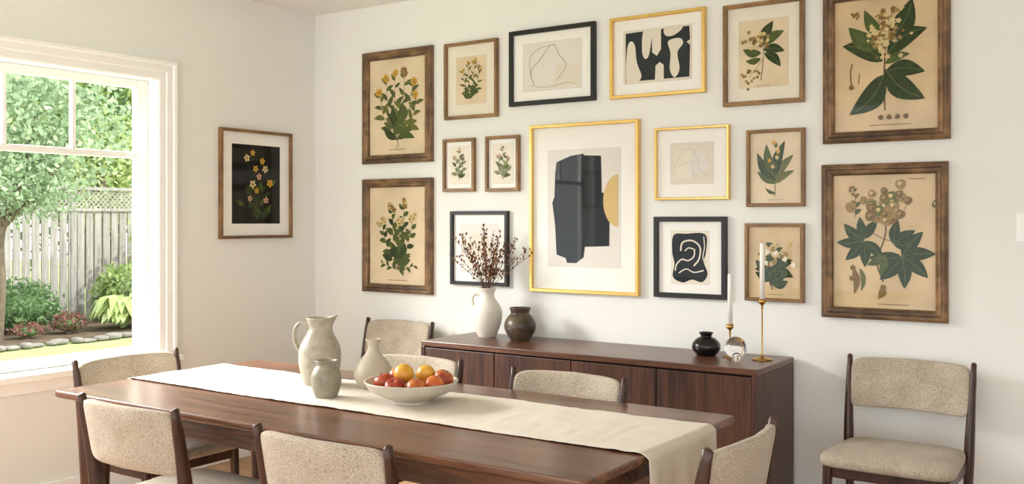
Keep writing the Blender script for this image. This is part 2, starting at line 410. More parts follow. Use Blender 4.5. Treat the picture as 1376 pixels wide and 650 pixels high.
def fruit(name,x,y,z,r,mat,kind='apple',tilt=(0,0)):
    mb=MB(); prof=[]
    n=18
    for i in range(n+1):
        t=math.pi*i/n
        if kind=='apple':
            rr=r*(math.sin(t)**.9)*(1+.06*-math.cos(t)); z_=-r*.9*math.cos(t)
            if t>math.pi*.8: z_-=r*.55*((t-math.pi*.8)/(math.pi*.2))**1.6*.5
            if t<math.pi*.15: z_+=r*.1
        elif kind=='lemon':
            rr=r*.93*math.sin(t); z_=-r*(1.0)*math.cos(t)*(1+.12*abs(math.cos(t))**6)
        else:
            rr=r*math.sin(t); z_=-r*.96*math.cos(t)
        prof.append((max(rr,.0003),z_))
    mb.lathe(prof,(0,0,0),mat,28)
    if kind=='apple': mb.tube([(0,0,r*.55),(.002,0,r*1.0)],.0012,M_chairw,6)
    o=mb.build(name,(x,y,z),0); o.rotation_euler=(tilt[0],tilt[1],0); return o
def fr(a,d,h,r,mat,kind='apple',name='apple',tilt=(0,0)):
    fruit(name,bx+.827*a-.562*d,by+.562*a+.827*d,TZ+h,r,mat,kind,tilt)
fr(-.096,-.008,.072,.0375,F_red,tilt=(.2,-.3)); fr(-.05,-.076,.066,.0365,F_red,tilt=(.5,.1)); fr(.024,-.09,.064,.0355,F_ro,'ball','peach',tilt=(.4,.2))
fr(.03,-.012,.05,.035,F_ro); fr(.085,-.048,.07,.035,F_or,'ball','orange'); fr(.112,.022,.08,.0365,F_ro,tilt=(-.2,.4))
fr(-.026,-.006,.103,.036,F_ye,'ball','peach',(.3,.3)); fr(.046,.052,.093,.036,F_ye,'lemon','lemon',(.3,1.3)); fr(-.055,.07,.08,.036,F_or,'ball','orange')
# sideboard things
def wh(mb):
    mb.tube(cat([(-.036,0,.225),(-.064,0,.232),(-.08,0,.208),(-.077,0,.178),(-.06,0,.156)],5),.009,M_white,8,ref=Vector((0,1,0)))
vessel('white_jug_vase',[(.042,0),(.048,.003),(.07,.05),(.082,.1),(.08,.15),(.058,.19),(.042,.215),(.041,.24),(.053,.264)],(-3.10,4.32,SZ+.001),M_white,extra=wh,rz=zz)
vessel('brown_stoneware_pot',[(.045,0),(.052,.003),(.08,.05),(.083,.09),(.064,.125),(.05,.14),(.053,.155),(.058,.17)],(-2.87,4.3,SZ+.001),M_brown)
vessel('black_bud_vase',[(.036,0),(.044,.002),(.064,.028),(.064,.055),(.044,.078),(.026,.087),(.028,.097),(.034,.106)],(-1.823,4.3,SZ+.001),M_blk)
mb=MB(); G=glassmat('clear_glass')
mb.squad((0,0,.058),(.05,.05,.05),1,1,G,20,32)
mb.squad((.024,-.045,.022),(.022,.022,.021),1,1,G,14,24)
mb.build('glass_orb_ornament',(-1.64,4.2,SZ+.002))
def candle(loc,hcup,htop,rb,):
    mb=MB()
    prof=[(.0005,0),(rb,0),(rb,.004),(rb*.5,.008),(.006,.014),(.0035,.03),(.0035,hcup-.05),(.006,hcup-.04),(.004,hcup-.032),(.008,hcup-.024),(.0165,hcup-.018),(.0165,hcup),(.0125,hcup),(.0125,hcup-.004),(.0005,hcup-.004)]
    mb.lathe(prof,(0,0,0),M_brass,28)
    mb.lathe([(.0005,hcup-.003),(.0115,hcup-.003),(.0105,htop-.006),(.006,htop),(.0005,htop+.001)],(0,0,0),M_candle,20)
    mb.tube([(0,0,htop),(0,0,htop+.01)],.0008,M_blk,5)
    mb.build('brass_candlestick',loc)
candle((-1.706,4.3,SZ+.001),.152,.385,.032)
candle((-1.553,4.3,SZ+.001),.275,.53,.046)
# dried branches
M_twig=plain('dried_twig',(92,68,48),.8); M_bud=leafmat('dried_bud',[(92,58,40),(132,90,64),(172,134,102),(108,70,50)],.1,.8)
mb=MB()
for i in range(38):
    a=R.uniform(0,2*math.pi); sp=R.uniform(.05,.33); h=R.uniform(.25,.385)-sp*.35
    ex=math.cos(a)*sp*.8; ey=max(min(math.sin(a)*sp*.45+ex*.3,.14),-.3)
    pts=[(ex*.03,ey*.03,-.12),(ex*.12,ey*.12,.0),(ex*.5+R.uniform(-.01,.01),ey*.5,h*.5),(ex,ey,h)]
    path=cat(pts,5); mb.tube(path,[.0019-.0011*k/len(path) for k in range(len(path))],M_twig,5)
    for k in range(R.randint(13,20)):
        t=R.uniform(.42,1)*(len(path)-1); i0=min(int(t),len(path)-2); p=path[i0].lerp(path[i0+1],t-i0)
        if p.z<.05: continue
        d=Vector((R.uniform(-1,1),R.uniform(-1,1),R.uniform(-.2,1))).normalized()*R.uniform(.004,.022)
        q=p+d; mb.tube([p,q],.0006,M_twig,3,cap=False)
        r=R.uniform(.003,.0065); mb.squad(q,(r,r,r*1.3),1,1,M_bud,4,6)
mb.build('dried_branches',(-3.10,4.32,SZ+.264))

# ------------------------------------------------------------------ framed art
GC=.5
def artm(n,c,var=.0,scale=8): return plain(n,c,.7,var=var,scale=scale,coat=GC,coatr=.02,spec=.15)
P_tan=artm('aged_paper',(206,182,144),.15,5); P_tan2=artm('aged_paper_light',(218,200,169),.1,5); P_cream=artm('cream_paper',(229,222,206),.03); P_mat=artm('mat_board',(240,239,234)); P_pale=artm('pale_print',(223,219,212),.02)
P_dark=artm('slate_ink',(33,40,46),.12,12); P_refl=artm('painted_frame_reflection',(23,29,35)); P_och=artm('ochre_ink',(208,182,126)); P_blk=artm('black_paper',(18,18,17)); P_line=artm('pencil_line',(120,112,102)); P_beige=artm('beige_ink',(222,214,199)); P_bev=artm('mat_bevel',(205,198,186)); P_lineS=artm('pencil_faint',(190,180,164))
L_dk=artm('leaf_dark',(42,60,28),.3,60); L_md=artm('leaf_mid',(72,86,40),.25,60); L_ol=artm('leaf_olive',(98,102,50),.25,60); L_pl=artm('leaf_pale',(126,130,90),.2,60); L_rib=artm('leaf_rib',(108,114,68))
S_br=artm('stem_ink',(84,70,38)); Y_fl=artm('yellow_flower',(200,154,50),.15,80); C_fl=artm('cream_flower',(204,184,134),.15,80); O_fr=artm('olive_fruit',(122,96,50),.3,90); Pk=artm('pink_flower',(196,150,128),.1,60); T_ink=artm('caption_ink',(130,104,72)); C_dk=artm('flower_shade',(150,124,76),.2,80)
W_h=wood('frame_wood_h',(84,61,40),(164,126,84),'X',.5,4,bump=.6,worn=.45); W_v=wood('frame_wood_v',(84,61,40),(164,126,84),'Z',.5,4,bump=.6,worn=.45)
W2_h=wood('frame_oak_h',(106,77,45),(166,126,78),'X',.42,4,worn=.25); W2_v=wood('frame_oak_v',(106,77,45),(166,126,78),'Z',.42,4,worn=.25)
M_gold=plain('gold_frame',(232,196,120),.25,metal=.92,var=.05); M_bf=plain('black_frame',(15,15,16),.4)
class Art:
    def __init__(s,mb,w,h,y): s.mb=mb;s.w=w;s.h=h;s.y=y;s.k=0
    def P(s,u,v,l): return ((u-.5)*s.w,s.y-.0004-l*.0006-s.k*.000004,(v-.5)*s.h)
    def poly(s,pts,mat,l=1): s.k+=1; s.mb.face([s.P(u,v,l) for u,v in pts],mat)
    def ccw(s,pts):
        A=sum(pts[i][0]*pts[(i+1)%len(pts)][1]-pts[(i+1)%len(pts)][0]*pts[i][1] for i in range(len(pts)))
        return pts if A>0 else pts[::-1]
    def shape(s,pts,mat,l=1,n=6,smooth=True):
        if smooth:
            P=pts[-1:]+pts+pts[:2]; q=[]
            for i in range(1,len(P)-2):
                a,b,c,d=[Vector((x[0],x[1],0)) for x in P[i-1:i+3]]
                for k in range(n):
                    t=k/n; q.append(.5*((2*b)+(c-a)*t+(2*a-5*b+4*c-d)*t*t+(3*b-a-3*c+d)*t**3))
            pts=[(p.x,p.y) for p in q]
        s.poly(s.ccw(pts),mat,l)
    def line(s,pts,wd,mat,l=1,n=6):
        q=cat([(a*s.w,b*s.h,0) for a,b in pts],n); s.k+=1
        m=len(q); ws=wd if isinstance(wd,list) else [wd]*m
        lt=[];rt=[]
        for i,p in enumerate(q):
            t=(q[min(i+1,m-1)]-q[max(i-1,0)]); t=Vector((-t.y,t.x,0)).normalized()*ws[i]*.5
            lt.append(p+t); rt.append(p-t)
        rows=[[ (a.x-.5*s.w,s.y-.0004-l*.0006-s.k*.000004,a.y-.5*s.h) for a in r] for r in (lt,rt)]
        s.mb.grid(rows,mat,smooth=False,flip=False)
    def leaf(s,u0,v0,u1,v1,ww,mat,bend=.12,rib=None,l=2):
        a=Vector((u0*s.w,v0*s.h,0)); b=Vector((u1*s.w,v1*s.h,0)); d=b-a; Ln=d.length; t=d.normalized(); nn=Vector((-t.y,t.x,0)); s.k+=1
        n=9; L_=[];Rr=[];C=[]
        for i in range(n+1):
            q=i/n; c=a+d*q+nn*(bend*Ln*math.sin(math.pi*q)); wd=ww*Ln*.5*(math.sin(math.pi*min(1,q**.85)))**.9
            L_.append(c+nn*wd); Rr.append(c-nn*wd); C.append(c)
        pts=Rr+L_[::-1][1:-1]
        f=lambda p,e=0:(p.x-.5*s.w,s.y-.0004-l*.0006-s.k*.000004-e,p.y-.5*s.h)
        s.mb.face([f(p) for p in pts],mat)
        if rib:
            rw=max(.0009,Ln*.012)
            s.mb.grid([[f(c+nn*rw*.5,.0002) for c in C[:-1]],[f(c-nn*rw*.5,.0002) for c in C[:-1]]],rib,smooth=False)
    def blob(s,u,v,r,mat,pet=0,l=3):
        s.k+=1; n=10 if not pet else pet*4; pts=[]
        ph=R.uniform(0,6)
        for i in range(n):
            a=2*math.pi*i/n; rr=r*(1+(.28*math.cos(pet*a+ph) if pet else .08*math.sin(3*a+ph)))
            pts.append((u*s.w-.5*s.w+rr*math.cos(a),s.y-.0004-l*.0006-s.k*.000004,v*s.h-.5*s.h+rr*math.sin(a)))
        s.mb.face(pts,mat)
    def herb(s,stems,ll,nl,lw,lm,flm=None,fr_=.01,nf=5,pet=5,rib=None,sw=.0022,ld=1.0,spread=.03,lm2=None):
        for (u0,v0,u1,v1,bd) in stems:
            mx_,my_=(u0+u1)/2+bd,(v0+v1)/2
            pts=[(u0,v0),(mx_,my_),(u1,v1)]; s.line(pts,sw,S_br,1)
            q=cat([(a,b,0) for a,b in pts],10)
            for k in range(nl):
                t=.12+.8*k/max(1,nl-1); i=int(t*(len(q)-1)); p=q[i]; d=(q[min(i+1,len(q)-1)]-q[i-1]).normalized()
                sd=1 if k%2 else -1; ang=math.atan2(d.y*s.h,d.x*s.w)+sd*R.uniform(.6,1.1); L2=ll*(1.1-.55*t)*R.uniform(.8,1.15)
                s.leaf(p.x,p.y,p.x+math.cos(ang)*L2/s.w,p.y+math.sin(ang)*L2/s.h,lw,lm if R.random()<.6 else (lm2 or L_md),sd*R.uniform(-.15,.1),rib)
            if flm:
                for k in range(nf):
                    uu,vv=u1+R.uniform(-1,1)*spread,v1+R.uniform(-1,1)*spread*.8; rr=fr_*R.uniform(.7,1.1)
                    s.blob(uu,vv,rr,flm if R.random()<.75 else O_fr,pet); s.blob(uu,vv-.003,rr*.4,C_dk,l=4)
def frame(name,x0,x1,z0,z1,kind,fw,mat_w,paper,draw,depth=.026,wall='back',mat_c=None,asp=None):
    w=x1-x0; h=z1-z0; mb=MB()
    mats={'wood':(W_h,W_v),'oak':(W2_h,W2_v),'gold':(M_gold,M_gold),'black':(M_bf,M_bf)}[kind]
    if kind=='wood': pr=[(0,0),(0,-depth*.7),(.004,-depth*.85),(.012,-depth),(fw*.45,-depth*.95),(fw*.55,-depth*.78),(fw*.8,-depth*.72),(fw*.86,-depth*.8),(fw*.97,-depth*.7),(fw,-depth*.5),(fw,-.006)]
    else: pr=[(0,0),(0,-depth*.92),(.002,-depth),(fw-.002,-depth),(fw,-depth*.92),(fw,-.006)]
    cs=[(-w/2,-h/2,1,1),(w/2,-h/2,-1,1),(w/2,h/2,-1,-1),(-w/2,h/2,1,-1)]
    for i in range(4):
        a=cs[i]; b=cs[(i+1)%4]
        rows=[[(a[0]+a[2]*o,y,a[1]+a[3]*o) for o,y in pr],[(b[0]+b[2]*o,y,b[1]+b[3]*o) for o,y in pr]]
        mb.grid(rows,mats[i%2],smooth=False,flip=True)
    y=-.008; iw,ih=w/2-fw+.001,h/2-fw+.001
    mb.face([(-w/2+.002,-.0005,-h/2+.002),(-w/2+.002,-.0005,h/2-.002),(w/2-.002,-.0005,h/2-.002),(w/2-.002,-.0005,-h/2+.002)],M_gap)
    mb.face([(-iw,y,-ih),(iw,y,-ih),(iw,y,ih),(-iw,y,ih)],mat_c or (P_mat if mat_w else paper))
    pw,ph_=2*iw,2*ih
    if mat_w:
        if isinstance(mat_w,tuple): pw,ph_=mat_w
        else: pw-=2*mat_w; ph_-=2*mat_w
        e=.002
        mb.face([(-pw/2-e,y-.0002,-ph_/2-e),(pw/2+e,y-.0002,-ph_/2-e),(pw/2+e,y-.0002,ph_/2+e),(-pw/2-e,y-.0002,ph_/2+e)],P_bev)
        mb.face([(-pw/2,y-.0004,-ph_/2),(pw/2,y-.0004,-ph_/2),(pw/2,y-.0004,ph_/2),(-pw/2,y-.0004,ph_/2)],paper)
    draw(Art(mb,pw,ph_,y-.0004))
    if wall=='back': mb.build(name,((x0+x1)/2,YB-.0015,(z0+z1)/2))
    else: mb.build(name,(XL+.0015,(x0+x1)/2,(z0+z1)/2),math.pi/2)
def cap(a,u=.5,w=.3,v=.05):
    a.poly([(u-w/2,v),(u+w/2,v),(u+w/2,v+.006),(u-w/2,v+.006)],T_ink)
def d1(a):
    a.herb([(.5,.14,.3,.8,-.06),(.5,.14,.46,.84,-.02),(.5,.14,.63,.86,.03),(.5,.14,.78,.76,.06),(.5,.14,.18,.66,-.08),(.5,.14,.84,.6,.09)],.095,8,.38,L_ol,Y_fl,.021,2,7,spread=.03,rib=L_rib)
    for u1,v1,b in ((.25,.3,.1),(.3,.44,-.1),(.74,.32,-.1),(.7,.46,.1),(.4,.5,.05),(.6,.55,-.05)): a.leaf(.5,.16 if v1<.4 else .28,u1,v1,.34,L_dk if u1<.5 else L_md,b,L_rib)
    a.line([(.5,.2),(.5,.1),(.47,.06)],.003,S_br); a.line([(.5,.14),(.55,.08)],.002,S_br); cap(a)
def d2(a):
    a.herb([(.5,.15,.22,.66,-.05),(.5,.15,.4,.8,-.02),(.5,.15,.62,.84,.03),(.5,.15,.78,.68,.04),(.5,.15,.55,.66,0)],.08,10,.55,L_md,C_fl,.016,6,5,spread=.05,rib=L_rib,lm2=L_dk)
    a.herb([(.5,.15,.22,.22,-.02),(.5,.15,.82,.2,.0),(.5,.15,.68,.32,.0)],.055,5,.45,L_md); cap(a,.5,.35,.04)
def d3(a):
    a.herb([(.5,.1,.22,.72,-.06),(.5,.1,.4,.85,-.02),(.5,.1,.6,.9,.03),(.5,.1,.78,.74,.06)],.05,8,.3,L_ol,Y_fl,.009,3,5,spread=.05,sw=.0014)
    for u1,v1 in ((.2,.25),(.3,.4),(.75,.3),(.7,.42)): a.leaf(.5,.12,u1,v1,.3,L_md)
def dsm(seed):
    def f(a):
        a.herb([(.5,.1,.3,.7,-.05),(.5,.1,.5,.9,0),(.5,.1,.72,.68,.05)],.05,6,.45,L_pl,Pk if seed else C_fl,.008,3,5,spread=.05,sw=.0013)
        if seed: a.leaf(.5,.45,.15,.55,.4,L_ol); a.leaf(.5,.4,.85,.48,.4,L_ol,-.1)
    return f
def d6(a):
    for i,(u0,v0,u1,v1) in enumerate(((.5,.55,.93,.5),(.52,.5,.85,.28),(.5,.6,.7,.96),(.46,.5,.08,.58),(.55,.62,.92,.8),(.45,.42,.14,.4))): a.leaf(u0,v0,u1,v1,.42,L_dk if i in (0,2,1) else L_md,.1,L_rib)
    a.line([(.45,.1),(.5,.4),(.5,.75)],.003,S_br); a.line([(.5,.42),(.35,.28),(.22,.16)],.002,S_br)
    for k in range(34): a.blob(R.gauss(.4,.12),R.gauss(.7,.07),.009,(C_fl,O_fr,C_dk)[k%3],5)
    for k in range(16): a.blob(R.gauss(.25,.1),R.gauss(.18,.06),.007,(O_fr,C_dk)[k%2])
    cap(a,.5,.3,.02)
def d7(a):
    a.line([(.5,.15),(.49,.4),(.52,.8)],.006,S_br)
    for i,(u0,v0,u1,v1,b) in enumerate(((.49,.42,.15,.13,.12),(.48,.52,.08,.66,-.12),(.5,.46,.88,.22,-.1),(.52,.56,.9,.74,.14),(.52,.66,.76,.97,-.1),(.5,.44,.88,.42,.1),(.48,.62,.14,.8,.1),(.5,.5,.74,.56,.1),(.5,.7,.3,.92,.1))):
        a.leaf(u0,v0,u1,v1,.44 if i<7 else .36,L_dk if i not in (6,7,8) else L_md,b,L_rib)
    for br in ((.52,.7,.4,.86),(.52,.72,.56,.92),(.5,.6,.35,.74),(.52,.62,.64,.8),(.5,.6,.42,.7)): a.line([(br[0],br[1]),((br[0]+br[2])/2+.02,(br[1]+br[3])/2),(br[2],br[3])],.0025,S_br,2)
    for k in range(120):
        u,v=R.gauss(.49,.085),R.gauss(.75,.085); a.blob(u,v,R.uniform(.006,.013),(C_fl,C_dk,O_fr,C_fl)[k%4],5)
    for u in (.46,.54,.62,.7): a.blob(u,.1,.012,O_fr); a.blob(u,.1,.006,S_br,l=4)
    a.line([(.17,.35),(.16,.45),(.18,.52)],.006,O_fr); a.blob(.17,.34,.012,O_fr); a.line([(.24,.36),(.25,.44)],.004,O_fr)
    for k in range(8): a.blob(R.gauss(.2,.03),R.gauss(.88,.02),.006,O_fr)
    cap(a,.55,.4,.04)
def palm(a,u,v,r,n,ph,mat):
    for k in range(n):
        an=ph+ (k-(n-1)/2)*.8; a.leaf(u,v,u+r*math.cos(an)/a.w,v+r*math.sin(an)/a.h,.42,mat,.05,L_rib)
def d8(a):
    a.line([(.5,.2),(.44,.35),(.52,.55),(.52,.75)],.006,S_br); a.line([(.5,.52),(.66,.48),(.68,.38)],.003,S_br); a.line([(.5,.52),(.36,.57),(.3,.52)],.003,S_br)
    for k in range(6): a.line([(.52,.62),(.5+.06*(k-2),.7),(.36+.075*k,.78+.03*(k%2))],.002,S_br)
    palm(a,.3,.5,.115,5,-2.3,L_dk); palm(a,.32,.52,.1,4,2.2,L_dk); palm(a,.68,.39,.14,6,-1.1,L_dk); palm(a,.6,.48,.11,3,.6,L_dk); palm(a,.52,.4,.09,2,-2.2,L_md)
    for k in range(38): 
        u,v=R.gauss(.57,.12),R.gauss(.77,.06); rr=R.uniform(.016,.025); a.blob(u,v,rr,(O_fr,C_dk,C_dk,L_ol)[k%4]); a.blob(u-.008,v+.006,rr*.4,(C_dk,C_fl)[k%2],l=3); a.blob(u+.012,v-.008,.004,S_br,l=3)
    for u,v in ((.2,.3),(.19,.22),(.5,.16)): a.blob(u,v,.012,O_fr)
    a.leaf(.2,.3,.21,.1,.25,O_fr); a.leaf(.27,.3,.28,.12,.2,L_ol); a.leaf(.5,.17,.45,.07,.5,O_fr)
    a.herb([(.22,.68,.2,.9,.02)],.035,7,.5,O_fr,C_fl,.008,5); cap(a,.6,.3,.03); cap(a,.82,.16,.96)
def d15(a):
    for i,(u0,v0,u1,v1) in enumerate(((.5,.3,.14,.72),(.5,.36,.32,.84),(.5,.32,.84,.68),(.5,.38,.68,.88),(.5,.28,.14,.46),(.5,.28,.86,.46))): a.leaf(u0,v0,u1,v1,.27,(L_dk,L_md,L_ol)[i%3],.08,L_rib)
    a.line([(.48,.1),(.5,.5),(.51,.86)],.003,S_br)
    for k in range(9): a.blob(R.gauss(.5,.05),.52+k*.042,.009,(C_fl,L_ol,Y_fl)[k%3],5)
    a.leaf(.5,.14,.3,.22,.3,L_md); cap(a)
def d16(a):
    a.herb([(.45,.12,.3,.6,-.03),(.45,.12,.7,.6,.05),(.45,.12,.5,.75,0)],.08,6,.5,L_dk,C_fl,.012,5,5,spread=.06,rib=L_rib,lm2=L_dk)
    for k in range(14): a.blob(R.gauss(.5,.15),R.gauss(.66,.09),.012,(C_fl,P_cream,C_dk)[k%3],5)
    for u1,v1,b in ((.85,.3,.1),(.12,.4,-.1),(.82,.5,.1),(.25,.22,.1)): a.leaf(.47,.38,u1,v1,.45,L_dk,b,L_rib)
    cap(a)
def d4(a):
    a.shape([(.5,.05),(.97,.05),(.97,.5),(.6,.52)],P_beige,smooth=False)
    a.line([(.2,.12),(.13,.4),(.28,.62),(.42,.85),(.5,.93),(.56,.9),(.62,.72),(.74,.5),(.66,.3),(.58,.18)],.0026,P_line,2,n=8)
    a.line([(.14,.3),(.12,.7),(.3,.88),(.48,.92)],.002,P_line,2); a.line([(.13,.12),(.4,.06),(.75,.12),(.9,.08)],.0018,P_line,2)
def d5(a):
    a.poly([(.0,.0),(1,.0),(1,1),(.0,1)],P_beige)
    a.shape([(.03,.96),(.42,.97),(.43,.55),(.5,.48),(.56,.6),(.56,.97),(.97,.97),(.98,.72),(.93,.68),(.98,.62),(.97,.04),(.6,.04),(.6,.3),(.54,.36),(.48,.3),(.47,.04),(.03,.04)],P_dark,2,smooth=False)
    a.shape([(.04,.04),(.05,.62),(.1,.8),(.17,.72),(.2,.4),(.27,.14),(.22,.03),(.12,.03)],P_beige,3)
    a.shape([(.3,.97),(.28,.6),(.32,.45),(.38,.5),(.42,.8),(.42,.97)],P_beige,3)
    a.shape([(.62,.98),(.62,.85),(.72,.82),(.84,.9),(.86,.98)],P_beige,3)
    a.shape([(.66,.7),(.7,.5),(.69,.2),(.76,.05),(.83,.2),(.8,.5),(.88,.66),(.84,.76),(.72,.76)],P_beige,3)
def d12(a):
    a.shape([(.1,.8),(.12,.9),(.32,.95),(.5,.965),(.5,.95),(.74,.94),(.75,.63),(.86,.62),(.85,.18),(.52,.17),(.5,.08),(.4,.03),(.27,.03),(.25,.07),(.12,.1),(.1,.35),(.06,.55),(.09,.6)],P_dark,smooth=False)
    a.shape([(.46,.83),(.72,.82),(.73,.5),(.48,.49)],P_refl,2,smooth=False)  # frame's reflection in the glass, painted as a darker shape on the print
    a.poly([(.51,.54),(.67,.54),(.67,.78),(.51,.78)],P_dark,3) 
    pts=[]
    for k in range(25):
        an=math.pi*1.5-math.pi*k/24; pts.append((.97+.2*math.cos(an),.56+.22*math.sin(an)))
    a.poly(a.ccw(pts),P_och,2)
def d13(a):
    a.shape([(.05,.1),(.08,.85),(.48,.8),(.5,.15)],P_cream,1,smooth=False); a.shape([(.45,.25),(.5,.72),(.75,.78),(.9,.35)],P_pale,2)
    a.line([(.1,.15),(.12,.5),(.3,.78),(.5,.85),(.62,.6),(.7,.3),(.9,.2)],.0018,P_lineS,3); a.line([(.2,.45),(.5,.55),(.85,.5)],.0016,P_lineS,3); a.line([(.55,.15),(.52,.5),(.6,.85)],.0014,P_lineS,3)
def d14(a):
    a.shape([(.06,.92),(.4,.95),(.9,.94),(.92,.62),(.86,.42),(.96,.2),(.82,.04),(.55,.08),(.3,.02),(.04,.12),(.08,.38),(.02,.6)],P_dark)
    a.line([(.25,.62),(.3,.78),(.55,.82),(.76,.7),(.74,.48),(.6,.34)],.008,P_beige,2,8)
    a.line([(.62,.66),(.6,.52),(.45,.44),(.28,.46),(.14,.36),(.1,.24)],.007,P_beige,2,8)
    a.line([(.36,.62),(.46,.68),(.6,.66)],.006,P_beige,2)
    a.line([(.2,.2),(.4,.28),(.6,.22),(.86,.26)],.006,P_beige,2); a.line([(.86,.9),(.88,.7),(.84,.5),(.9,.4)],.005,P_beige,2)
def d11(a):
    a.shape([(.2,.2),(.2,.7),(.6,.8),(.8,.4)],P_beige)
def d17(a):
    for (u,v,r,m_) in ((.3,.83,.02,C_fl),(.42,.9,.016,Y_fl),(.62,.8,.018,Y_fl),(.68,.7,.02,C_fl),(.48,.7,.018,Y_fl),(.55,.6,.018,Pk),(.78,.52,.022,Y_fl),(.42,.5,.022,C_fl),(.5,.42,.016,Y_fl),(.7,.3,.018,Pk),(.36,.32,.016,Pk)):
        a.line([(.5,.05),(.5+(u-.5)*.4,v*.5),(u,v)],.0016,L_md); a.blob(u,v,r,m_,5); a.blob(u,v,r*.35,O_fr,l=4)
    for k in range(26):
        u,v=R.uniform(.2,.8),R.uniform(.08,.5); an=R.uniform(.3,2.8); a.leaf(u,v,u+.17*math.cos(an),v+.11*math.sin(an),.45,L_dk if k%4 else L_md,.1)
B='framed_botanical_print'; A='framed_abstract_print'
frame(B,-4.16,-3.612,1.75,2.432,'wood',.052,0,P_tan2,d1,.034)
frame(B,-4.16,-3.612,.968,1.656,'wood',.052,0,P_tan2,d2,.034)
frame(B,-3.52,-3.145,1.986,2.425,'oak',.018,(.21,.27),P_tan2,d3,mat_c=P_cream)
frame(A,-3.063,-2.52,2.033,2.447,'black',.024,(.37,.26),P_pale,d4)
frame(A,-2.431,-1.904,2.029,2.447,'gold',.018,(.375,.27),P_beige,d5)
frame(B,-1.812,-1.42,1.95,2.437,'oak',.02,(.24,.32),P_tan2,d6,mat_c=P_cream)
frame(B,-1.332,-.796,1.75,2.436,'wood',.05,0,P_tan,d7,.036)
frame(B,-1.338,-.805,.965,1.655,'wood',.05,0,P_tan,d8,.036)
frame(B,-3.53,-3.304,1.57,1.874,'oak',.018,.028,P_cream,dsm(0))
frame(B,-3.226,-2.999,1.566,1.876,'oak',.018,.028,P_cream,dsm(1))
frame(A,-3.475,-3.073,1.036,1.457,'black',.02,.055,P_pale,d11)
frame(A,-2.925,-2.263,1.018,1.92,'gold',.018,(.44,.62),P_pale,d12,.03)
frame(A,-2.176,-1.781,1.505,1.866,'gold',.013,(.225,.2),P_beige,d13)
frame(A,-2.18,-1.796,1.02,1.422,'black',.024,(.2,.26),P_cream,d14)
frame(B,-1.695,-1.417,1.468,1.831,'oak',.016,0,P_tan2,d15)
frame(B,-1.703,-1.42,1.023,1.39,'oak',.016,0,P_tan,d16)
frame(B,3.726,4.28,1.297,1.944,'oak',.018,(.37,.47),P_blk,d17,wall='left')

# ------------------------------------------------------------------ garden
GZ=-.2; DM=.92
def dm(c,k=.75):
    return tuple(v*(k**(1/2.2)) for v in c)
M_grass=plain('lawn_grass',dm((170,188,124)),.9,var=.2,scale=3,bump=.3,bscale=30,spec=.1); M_soil=plain('garden_soil',dm((100,88,72)),.95,var=.3,scale=10,spec=.1)
M_fence=wood('weathered_fence',dm((140,137,130)),dm((190,187,180)),'Z',.85,3); M_rock=plain('border_stone',dm((138,135,128)),.9,var=.25,scale=9)
M_bark=plain('tree_bark',dm((112,98,82)),.9,var=.3,scale=12)
mb=MB(); mb.box((-40,-14,GZ-.1),(XL-.16,40,GZ),M_grass); mb.build('lawn')
M_patio=plain('patio_stone',(176,174,168),.9,var=.12,scale=3)
mb=MB(); mb.box((XR+.151,-6,-.22),(12,6,-.1),M_patio); mb.build('patio_paving')
mb=MB(); mb.box((-14.4,0,GZ+.001),(-12.1,20,GZ+.06),M_soil,.03); mb.build('garden_bed')
mb=MB()
y=3.0
while y<16:
    mb.box((-14.5,y,GZ+.002),(-14.475,y+.12,1.56),M_fence,.003); y+=.15
y=3.0
while y<16:
    mb.box((-14.56,y,GZ+.002),(-14.46,y+.1,1.98),M_fence,.005); mb.box((-14.58,y-.02,1.98),(-14.44,y+.12,2.01),M_fence); y+=1.96
mb.box((-14.52,3,1.56),(-14.45,16,1.61),M_fence); mb.box((-14.52,3,1.9),(-14.45,16,1.95),M_fence)
y=3.0
while y<15.8:
    for s in (0,1):
        a,b=(y,y+.29) if s else (y+.29,y)
        mb.face([(-14.48+.006*s,a,1.61),(-14.48+.006*s,a+.03,1.61),(-14.48+.006*s,b+.03,1.9),(-14.48+.006*s,b,1.9)],M_fence)
    y+=.085
mb.build('garden_fence')
def foliage(mb,c,rad,n,size,mat,shell=.55,asp=.55):
    for i in range(n):
        d=Vector((R.gauss(0,1),R.gauss(0,1),R.gauss(0,1))).normalized(); k=shell+(1-shell)*R.random()
        wob=1+.35*mn.noise(d*2.3+Vector(c))
        p=Vector(c)+Vector((d.x*rad[0],d.y*rad[1],d.z*rad[2]))*k*wob
        if p.z<.07: continue
        a=Vector((R.gauss(0,1),R.gauss(0,1),R.gauss(0,1))).normalized(); b=a.cross(Vector((R.gauss(0,1),R.gauss(0,1),R.gauss(0,1)))).normalized()
        s=size*R.uniform(.6,1.3); a=a*s*.5; b=b*s*.5*asp
        mb.face([p-a,p-b,p+a,p+b],mat)
G1=leafmat('leaf_sunny',[(110,138,76),(154,176,108),(184,202,136),(126,152,88)],.4,dim=DM)
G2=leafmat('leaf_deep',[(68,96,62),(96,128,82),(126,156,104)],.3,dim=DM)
G3=leafmat('leaf_lime',[(162,184,112),(190,208,142),(210,224,170)],.4,dim=DM)
G4=leafmat('leaf_bluegreen',[(130,156,122),(164,188,152),(200,216,184)],.45,dim=DM)
GR=leafmat('heuchera_pink',[(140,90,84),(172,122,110),(110,106,72)],.3,dim=.6)
mb=MB(); mb.tube(cat([(0,0,0),(.05,.02,.7),(-.05,.08,1.4),(.1,.3,2.2),(.05,.5,3)],4),[.07-.003*i for i in range(17)],M_bark,10)
for e in ((.5,.8,2.6),(-.5,-.1,2.6),(.2,-.6,2.2),(-.2,1.2,2.9)): mb.tube([(.0,.1,1.5),(e[0]*.5,e[1]*.5,1.9),e],[.04,.025,.01],M_bark,6)
